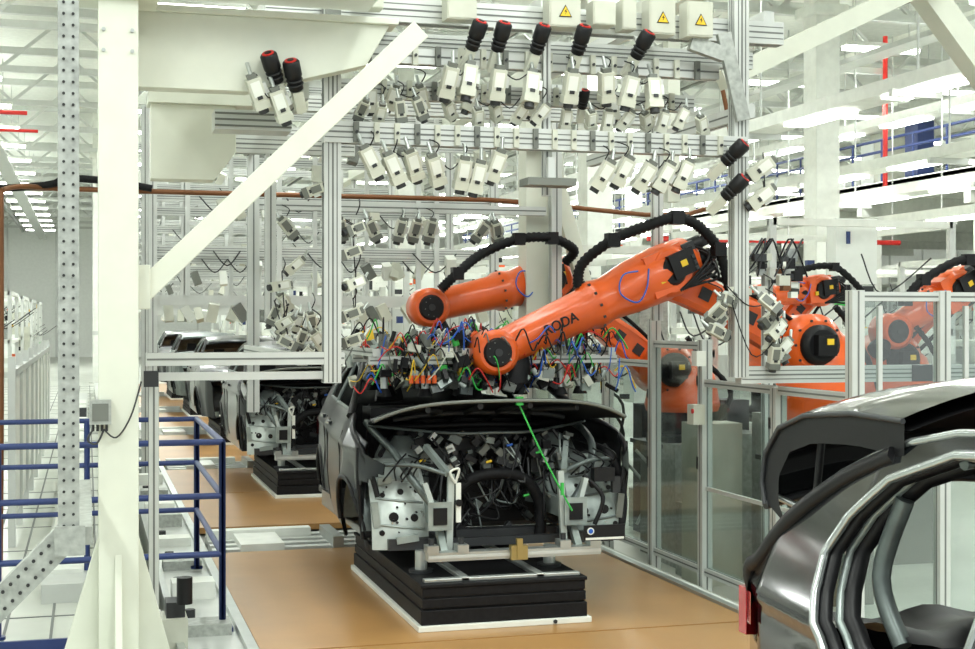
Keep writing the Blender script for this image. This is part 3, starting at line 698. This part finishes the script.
b.bx(.37, .62, 7.6, 7.85, -.12, -.06, 'galv'); b.make('connector_block')

# ---------------------------------------------------------------- safety fence
b = B(); X = 4.80
ys = [8.1, 9.15, 10.4, 11.45, 12.6, 13.8, 15.0]
for i, y in enumerate(ys):
    h = [2.30, 1.62, 1.95, 2.12, 1.75, 1.75, 1.75][i]
    b.beam((X, y, -.2), (X, y, h), .09, .09, 'alu', True); b.box((X, y, -.19), (.16, .16, .03), 'alu')
for i in range(6):
    h = [1.60, 1.60, 1.9, 1.72, 1.72, 1.72][i]
    for z in (.08, h): b.beam((X, ys[i]+.04, z), (X, ys[i+1]-.04, z), .05, .06, 'alu', True)
    if i in (0, 1): b.beam((X, ys[i]+.04, .75), (X, ys[i+1]-.04, .75), .03, .03, 'alu')
    b.bx(X-.004, X+.004, ys[i]+.05, ys[i+1]-.05, .11, h-.03, 'glass')
    b.box((X-.03, ys[i]+.05, h*.5), (.03, .04, .10), 'dark'); b.box((X-.03, ys[i]+.05, h*.85), (.03, .04, .08), 'dark')
xs = [4.80, 5.45, 6.5, 7.6]
for x in xs[1:]: b.beam((x, 8.1, -.2), (x, 8.1, 2.30), .08, .08, 'alu', True)
for i in range(3):
    for z in (.08, 1.45, 2.26): b.beam((xs[i]+.04, 8.1, z), (xs[i+1]-.04, 8.1, z), .05, .06, 'alu', True)
    b.bx(xs[i]+.05, xs[i+1]-.05, 8.096, 8.104, .12, 2.23, 'glass')
    b.beam((xs[i]+.18, 8.1, 1.5), (xs[i]+.18, 8.1, 2.2), .03, .03, 'alu')
b.make('safety_fence')
b = B(); b.box((4.70, 10.35, 1.35), (.10, .12, .16), 'camgrey'); b.cyl((4.65, 10.3, 1.38), (4.64, 10.3, 1.38), .02, 'red'); b.box((4.70, 10.30, 1.8), (.08, .1, .12), 'white'); b.make('gate_switch')

# ---------------------------------------------------------------- robots
def robot(base, sh, el, wr, tip, hose, nm=True, sc=1.0, face=None, th=1.0):
    b = B(); base = Vector(base); sh = Vector(sh); el = Vector(el); wr = Vector(wr); tip = Vector(tip)
    n = Vector(face) if face else Vector((0, -1, 0)); n.normalize()
    b.bx(base.x-.32, base.x+.32, base.y-.32, base.y+.32, -.25, base.z-.03, 'camdk'); b.bx(base.x-.4, base.x+.4, base.y-.4, base.y+.4, base.z-.04, base.z, 'dark')
    b.rings(base, base+Vector((0, 0, .32)), [(0, .36), (.2, .36), (.35, .30), (1, .30)], 'black', 28)
    top = Vector((base.x, base.y, sh.z-.02))
    b.rings(base+Vector((0, 0, .30)), top+Vector((0, 0, .14)), [(0, .36), (.12, .38), (.3, .36), (.62, .33), (.85, .28), (1, .16)], 'orange', 30)
    b.rings(sh-n*.30, sh+n*.24, [(0, .20), (.06, .25), (.9, .26), (1, .20)], 'orange', 28)
    b.rings(sh+n*.24, sh+n*.32, [(0, .17), (.7, .17), (1, .13)], 'black', 24)
    b.box(sh+n*.34+Vector((.0, 0, .0)), (.17, .12, .17), 'black'); b.box(sh+n*.405+Vector((.02, 0, .03)), (.06, .01, .05), 'yellow')
    for i in range(10):
        w = i*pi/5; c = sh+n*.24+Vector((math.cos(w)*.21, 0, math.sin(w)*.21)); b.cyl(c, c+n*.012, .012, 'dark', n=6)
    q = base+Vector((.30, .2, .35)); b.rings(q, q+Vector((-.2, 0, .62)), [(0, .08), (.1, .12), (.9, .12), (1, .07)], 'orange', 16)
    b.tube([base+Vector((.2, -.36, .15)), base+Vector((.34, -.4, .5)), sh+Vector((.30, -.30, .1)), sh+Vector((.12, -.3, .32))], .03, 'rubber', ribs=True, sub=10)
    a = (el-sh); L = a.length; a.normalize(); pr = a.cross(n).normalized()
    off = -n*.12
    vs = []
    prof = [(-.08, .15), (0, .2), (.2, .17), (.5, .135), (.8, .15), (1, .18), (1.06, .12)]
    for t, w in prof:
        c = sh+a*L*t+off
        for (i, j) in ((-1, -.7), (-.7, -1), (.7, -1), (1, -.7), (1, .7), (.7, 1), (-.7, 1), (-1, .7)):
            vs.append(c+pr*w*i+n*.10*j)
    fs = []
    for k in range(len(prof)-1):
        for i in range(8): fs.append((k*8+i, k*8+(i+1) % 8, k*8+8+(i+1) % 8, k*8+8+i))
    b.add(vs, fs, 'orange'); b.add(vs[:8], [tuple(range(8))[::-1]], 'orange'); b.add(vs[-8:], [tuple(range(8))], 'orange')
    for t in (.22, .38, .54, .70): b.box(sh+a*L*t+off+n*.10, (.10, .02, .10), 'dark', Matrix((pr, n, a)).transposed())
    b.tube([sh+off+n*.14+pr*.1, sh+a*L*.4+n*.06+pr*.16, el+n*.1+pr*.12], .02, 'rubber')
    b.rings(el-n*.28, el+n*.20, [(0, .15), (.05, .20), (.92, .21), (1, .17)], 'orange', 26)
    b.rings(el+n*.20, el+n*.235, [(0, .12), (1, .10)], 'black', 20)
    f = (wr-el); FL = f.length; f.normalize(); u = f.cross(n).normalized()
    if u.z < 0: u = -u
    R3 = Matrix((f, n, u)).transposed()
    b.rings(el-f*.30, wr, [(0, .13*th), (.03, .18*th), (.18, .20*th), (.32, .185*th), (.45, .155*th), (.50, .17*th), (.53, .17*th), (.56, .145*th), (.86, .130*th), (1, .12*th)], 'orange', 26)
    b.box(el+f*.02+n*.02+u*.02, (.42, .36, .34), 'orange', R3, .86)
    for t in (.515,):
        for i in range(12):
            w = i*pi/6; c = el-f*.30+(wr-el+f*.30)*t+n*math.cos(w)*.172*th+u*math.sin(w)*.172*th; b.box(c, (.02, .02, .02), 'dark', R3)
    b.box(el-f*.22+n*.02, (.12, .34, .32), 'dark', R3)
    for dx, dz in ((0, .10), (.12, -.02), (-.12, -.03), (0, -.12)):
        c = el-f*.28+n*dx+u*dz
        b.cyl(c, c-f*.14, .062, 'black', n=14); b.box(c-f*.16, (.10, .09, .09), 'black', R3)
        b.cyl(c-f*.205, c-f*.24, .03, 'camdk', n=10)
    b.box(el-f*.10+n*.22+u*.03, (.24, .08, .20), 'black', R3); b.box(el-f*.10+n*.262+u*.03, (.06, .006, .05), 'yellow', R3)
    for du in (-.05, .0, .05): b.box(el-f*.2+n*.26+u*du, (.03, .02, .03), 'dark', R3)
    for k in range(5):
        b.tube([el-f*(.30+.03*k)+n*.14+u*(.1-.05*k), el-f*.36+n*.24-u*.05*k, el-f*.18+n*.24-u*(.10+.02*k), el-f*.02*k+n*.20-u*.17], .012, 'black', n=6)
    b.box(el+f*.12+n*.21-u*.03, (.05, .02, .05), 'yellow', R3)
    b.cyl(el+f*.30+n*.17, el+f*.30+n*.2, .03, 'black')
    b.rings(wr-n*.14, wr+n*.14, [(0, .12), (.08, .175), (.92, .175), (1, .14)], 'orange', 26)
    b.rings(wr+n*.14, wr+n*.165, [(0, .115), (1, .10)], 'black', 20); b.cyl(wr+n*.165, wr+n*.175, .03, 'dark')
    for i in range(8):
        w = i*pi/4; c = wr+n*.165+f*math.cos(w)*.08+u*math.sin(w)*.08; b.cyl(c, c+n*.004, .005, 'camdk', n=6)
    g = (tip-wr).normalized(); TL = (tip-wr).length
    b.rings(wr+g*.05, wr+g*TL, [(0, .12), (.35, .10), (.4, .085), (.75, .085), (.78, .11), (1, .11)], 'rubber', 18)
    b.tube(hose, .048*sc, 'rubber', n=10, sub=14, ribs=True)
    for t in (.25, .5, .75):
        i = int(t*(len(hose)-1)); h = Vector(hose[i]); b.box(h, (.10, .10, .11), 'black')
    o1 = .30
    b.tube([el+f*(o1-.1)+n*.2+u*.1, el+f*(o1+.0)+n*.24-u*.03, el+f*(o1+.12)+n*.23-u*.10, el+f*(o1+.22)+n*.2+u*.02, el+f*(o1+.14)+n*.2+u*.14, el+f*o1+n*.2+u*.12], .007, 'bluel', n=6)
    ob = b.make('industrial_robot')
    if nm:
        cu = bpy.data.curves.new('lettering', 'FONT'); cu.body = 'RODA'; cu.size = .11; cu.extrude = .002; cu.offset = .002; cu.align_x = 'CENTER'; cu.align_y = 'CENTER'
        t = bpy.data.objects.new('lettering', cu); bpy.context.scene.collection.objects.link(t); cu.materials.append(MAT['black'])
        xd = (-f)
        c = el+f*(FL*.66)+n*.172*th
        rot = Matrix((xd, u, xd.cross(u))).transposed()
        if rot.col[2].dot(n) < 0: rot = Matrix((f, u, f.cross(u))).transposed()
        t.matrix_world = Matrix.Translation(c) @ rot.to_4x4()
        mw = t.matrix_world.copy(); t.parent = ob; t.matrix_world = mw
    return ob
robot((5.95, 10.6, .95), (5.80, 10.6, 1.90), (4.52, 10.6, 2.50), (3.0, 10.35, 1.86), (3.2, 10.45, 1.60),
      [(3.75, 10.5, 2.36), (3.78, 10.5, 2.55), (4.0, 10.4, 2.74), (4.3, 10.4, 2.86), (4.55, 10.4, 2.93), (4.75, 10.4, 2.86), (4.92, 10.4, 2.68), (5.0, 10.4, 2.42), (5.05, 10.4, 2.2)], th=1.15)
robot((5.75, 13.0, .9), (5.55, 13.0, 1.62), (4.30, 12.9, 2.50), (2.93, 12.2, 2.22), (3.1, 12.2, 1.92),
      [(3.0, 12.0, 2.38), (3.15, 12.0, 2.52), (3.4, 12.1, 2.70), (3.75, 12.1, 2.84), (4.1, 12.2, 2.86), (4.35, 12.3, 2.76), (4.3, 12.4, 2.65)], nm=False, th=1.1)
robot((7.7, 12.2, .9), (7.6, 12.2, 1.72), (8.3, 12.2, 2.40), (7.5, 12.0, 2.0), (7.3, 11.9, 1.8),
      [(7.6, 11.9, 2.3), (7.8, 11.9, 2.5), (8.3, 11.9, 2.7), (8.7, 12, 2.4)], nm=False)
robot((8.6, 16.5, .9), (8.5, 16.5, 1.7), (9.2, 16.5, 2.5), (8.3, 16.3, 2.4), (8.1, 16.3, 2.2),
      [(8.6, 16.2, 2.6), (8.8, 16.2, 2.75), (9.3, 16.2, 2.8), (9.7, 16.2, 2.5)], nm=False)

# ---------------------------------------------------------------- gripper / measuring fixture over windscreen
b = B()
zt = 1.80
for y in (10.45, 11.15, 11.9): b.beam((2.05, y, zt), (4.05, y, zt), .06, .06, 'alu', True)
for x in (2.1, 2.8, 3.4, 4.0): b.beam((x, 10.4, zt+.06), (x, 12.0, zt+.06), .06, .06, 'alu', True)
for (x, y) in [(2.2, 10.6), (3.8, 10.6), (2.3, 11.6), (3.7, 11.6), (2.8, 10.6), (3.3, 10.6), (2.5, 10.5), (3.6, 10.5)]:
    b.cyl((x, y, 1.58), (x, y, zt+.1), .03, 'steel'); b.cyl((x, y, 1.52), (x, y, 1.58), .06, 'rubber', r2=.035); b.cyl((x, y, zt+.1), (x, y, zt+.2), .045, 'camdk')
cols = ['steel', 'steel', 'galv', 'black', 'black', 'black', 'dark', 'camgrey', 'primer', 'galv', 'camgrey', 'camdk', 'rubber', 'camdk', 'dark', 'lprimer', 'rubber', 'dark', 'panelgrey']
for i in range(620):
    x = R.triangular(2.02, 4.1, 2.8); y = R.uniform(10.3, 11.7); z = R.uniform(1.56, 2.0 if x < 3.8 else 1.8); k = R.choice(cols)
    if i % 14 == 0: k = R.choice(['red', 'orange', 'green', 'bluel', 'yellow'])
    if R.random() < .45: b.cyl((x, y, z), (x+R.uniform(-.06, .06), y, z+R.uniform(.03, .10)), R.uniform(.010, .03), k, n=9)
    else: b.box((x, y, z), (R.uniform(.03, .11), R.uniform(.03, .08), R.uniform(.03, .09)), k, rx(R.uniform(-.5, .5), R.uniform(-.6, .6)))
for i in range(5):
    x = 2.34+i*.045; b.cyl((x, 10.28, 1.63), (x, 10.28, 1.69), .018, 'orange', n=9); b.cyl((x, 10.28, 1.69), (x, 10.28, 1.72), .008, 'steel', n=6)
for i in range(340):
    x = R.uniform(2.05, 4.05); y = R.uniform(10.22, 11.0); z = R.uniform(1.64, 2.04); q = R.uniform(-.24, .24)
    b.tube([(x, y, z), (x+q*.3, y-.04, z+R.uniform(.02, .12)), (x+q*.7, y-.04, z-R.uniform(0, .08)), (x+q, y, z-R.uniform(.0, .15))], R.uniform(.004, .007),
           R.choice(['black', 'black', 'black', 'bluel', 'bluel', 'green', 'red', 'red', 'yellow', 'dark', 'camdk', 'black', 'camgrey']), n=5, sub=4)
b.rings((3.2, 10.45, 1.62), (3.2, 10.45, 1.90), [(0, .13), (.5, .13), (1, .10)], 'black', 18)
b.rings((3.1, 12.2, 1.70), (3.1, 12.2, 1.95), [(0, .12), (1, .10)], 'black', 18)
b.make('gripper_fixture')

b = B()
for i in range(44):
    x = R.uniform(5.2, 7.2); y = R.uniform(11.5, 15); h = R.uniform(.4, 1.6)
    if R.random() < .45: b.box((x, y, -.25+h/2), (R.uniform(.2, .5), R.uniform(.2, .5), h), R.choice(['white', 'camgrey', 'alu', 'galv', 'dark']))
    else: b.tube([(x, y, h), (x+.2, y-.1, h-.3), (x+R.uniform(-.3, .3), y, .0)], .018, R.choice(['dark', 'rubber', 'alu', 'camdk']), n=6)
b.make('control_cabinet')
b = B()
b.beam((5.25, 10.2, -.25), (5.25, 10.2, 2.5), .07, .07, 'alu', True)
for i in range(26):
    b.box((5.25+R.uniform(-.2, .2), 10.1+R.uniform(-.1, .1), R.uniform(2.3, 2.65)), (R.uniform(.03, .12), .06, R.uniform(.03, .1)), R.choice(['camgrey', 'dark', 'steel', 'white', 'black', 'copper']))
for i in range(8):
    x = 5.25+R.uniform(-.2, .2); b.tube([(x, 10.1, 2.6), (x+.05, 10, 2.75), (x+R.uniform(-.2, .2), 10, 2.45)], .008, R.choice(['dark', 'black', 'dark']), n=5)
b.make('pneumatic_valve_stand')

# ---------------------------------------------------------------- lights
def area(loc, sx, sy, e, rot=(0, 0, 0), col=(.95, 1, .96)):
    l = bpy.data.lights.new('hall_light', 'AREA'); l.shape = 'RECTANGLE'; l.size = sx; l.size_y = sy; l.energy = e; l.color = col
    ob = bpy.data.objects.new('hall_light', l); ob.location = loc; ob.rotation_euler = rot; bpy.context.scene.collection.objects.link(ob)
for x in (-12, -3, 3, 9, 18, 30):
    for y in (8, 26, 46, 68): area((x, y, 7.55), .5, 14, 490 if y < 20 else 1050)
for x in (-3, 2, 6): area((x, 1.5, 7.0), .4, 6, 260)
w = bpy.data.worlds.new('world'); bpy.context.scene.world = w; w.use_nodes = True
bg = w.node_tree.nodes['Background']; bg.inputs[0].default_value = (.94, 1, .98, 1); bg.inputs[1].default_value = .95

# ---------------------------------------------------------------- camera
c = bpy.data.cameras.new('camera'); c.sensor_width = 36; c.lens = 36*1400/975; c.clip_end = 300
co = bpy.data.objects.new('camera', c); bpy.context.scene.collection.objects.link(co)
co.location = (0, 0, 2.1)
th = math.atan(400/1400)
co.rotation_euler = (pi/2-.0025, 0, -th)
bpy.context.scene.camera = co
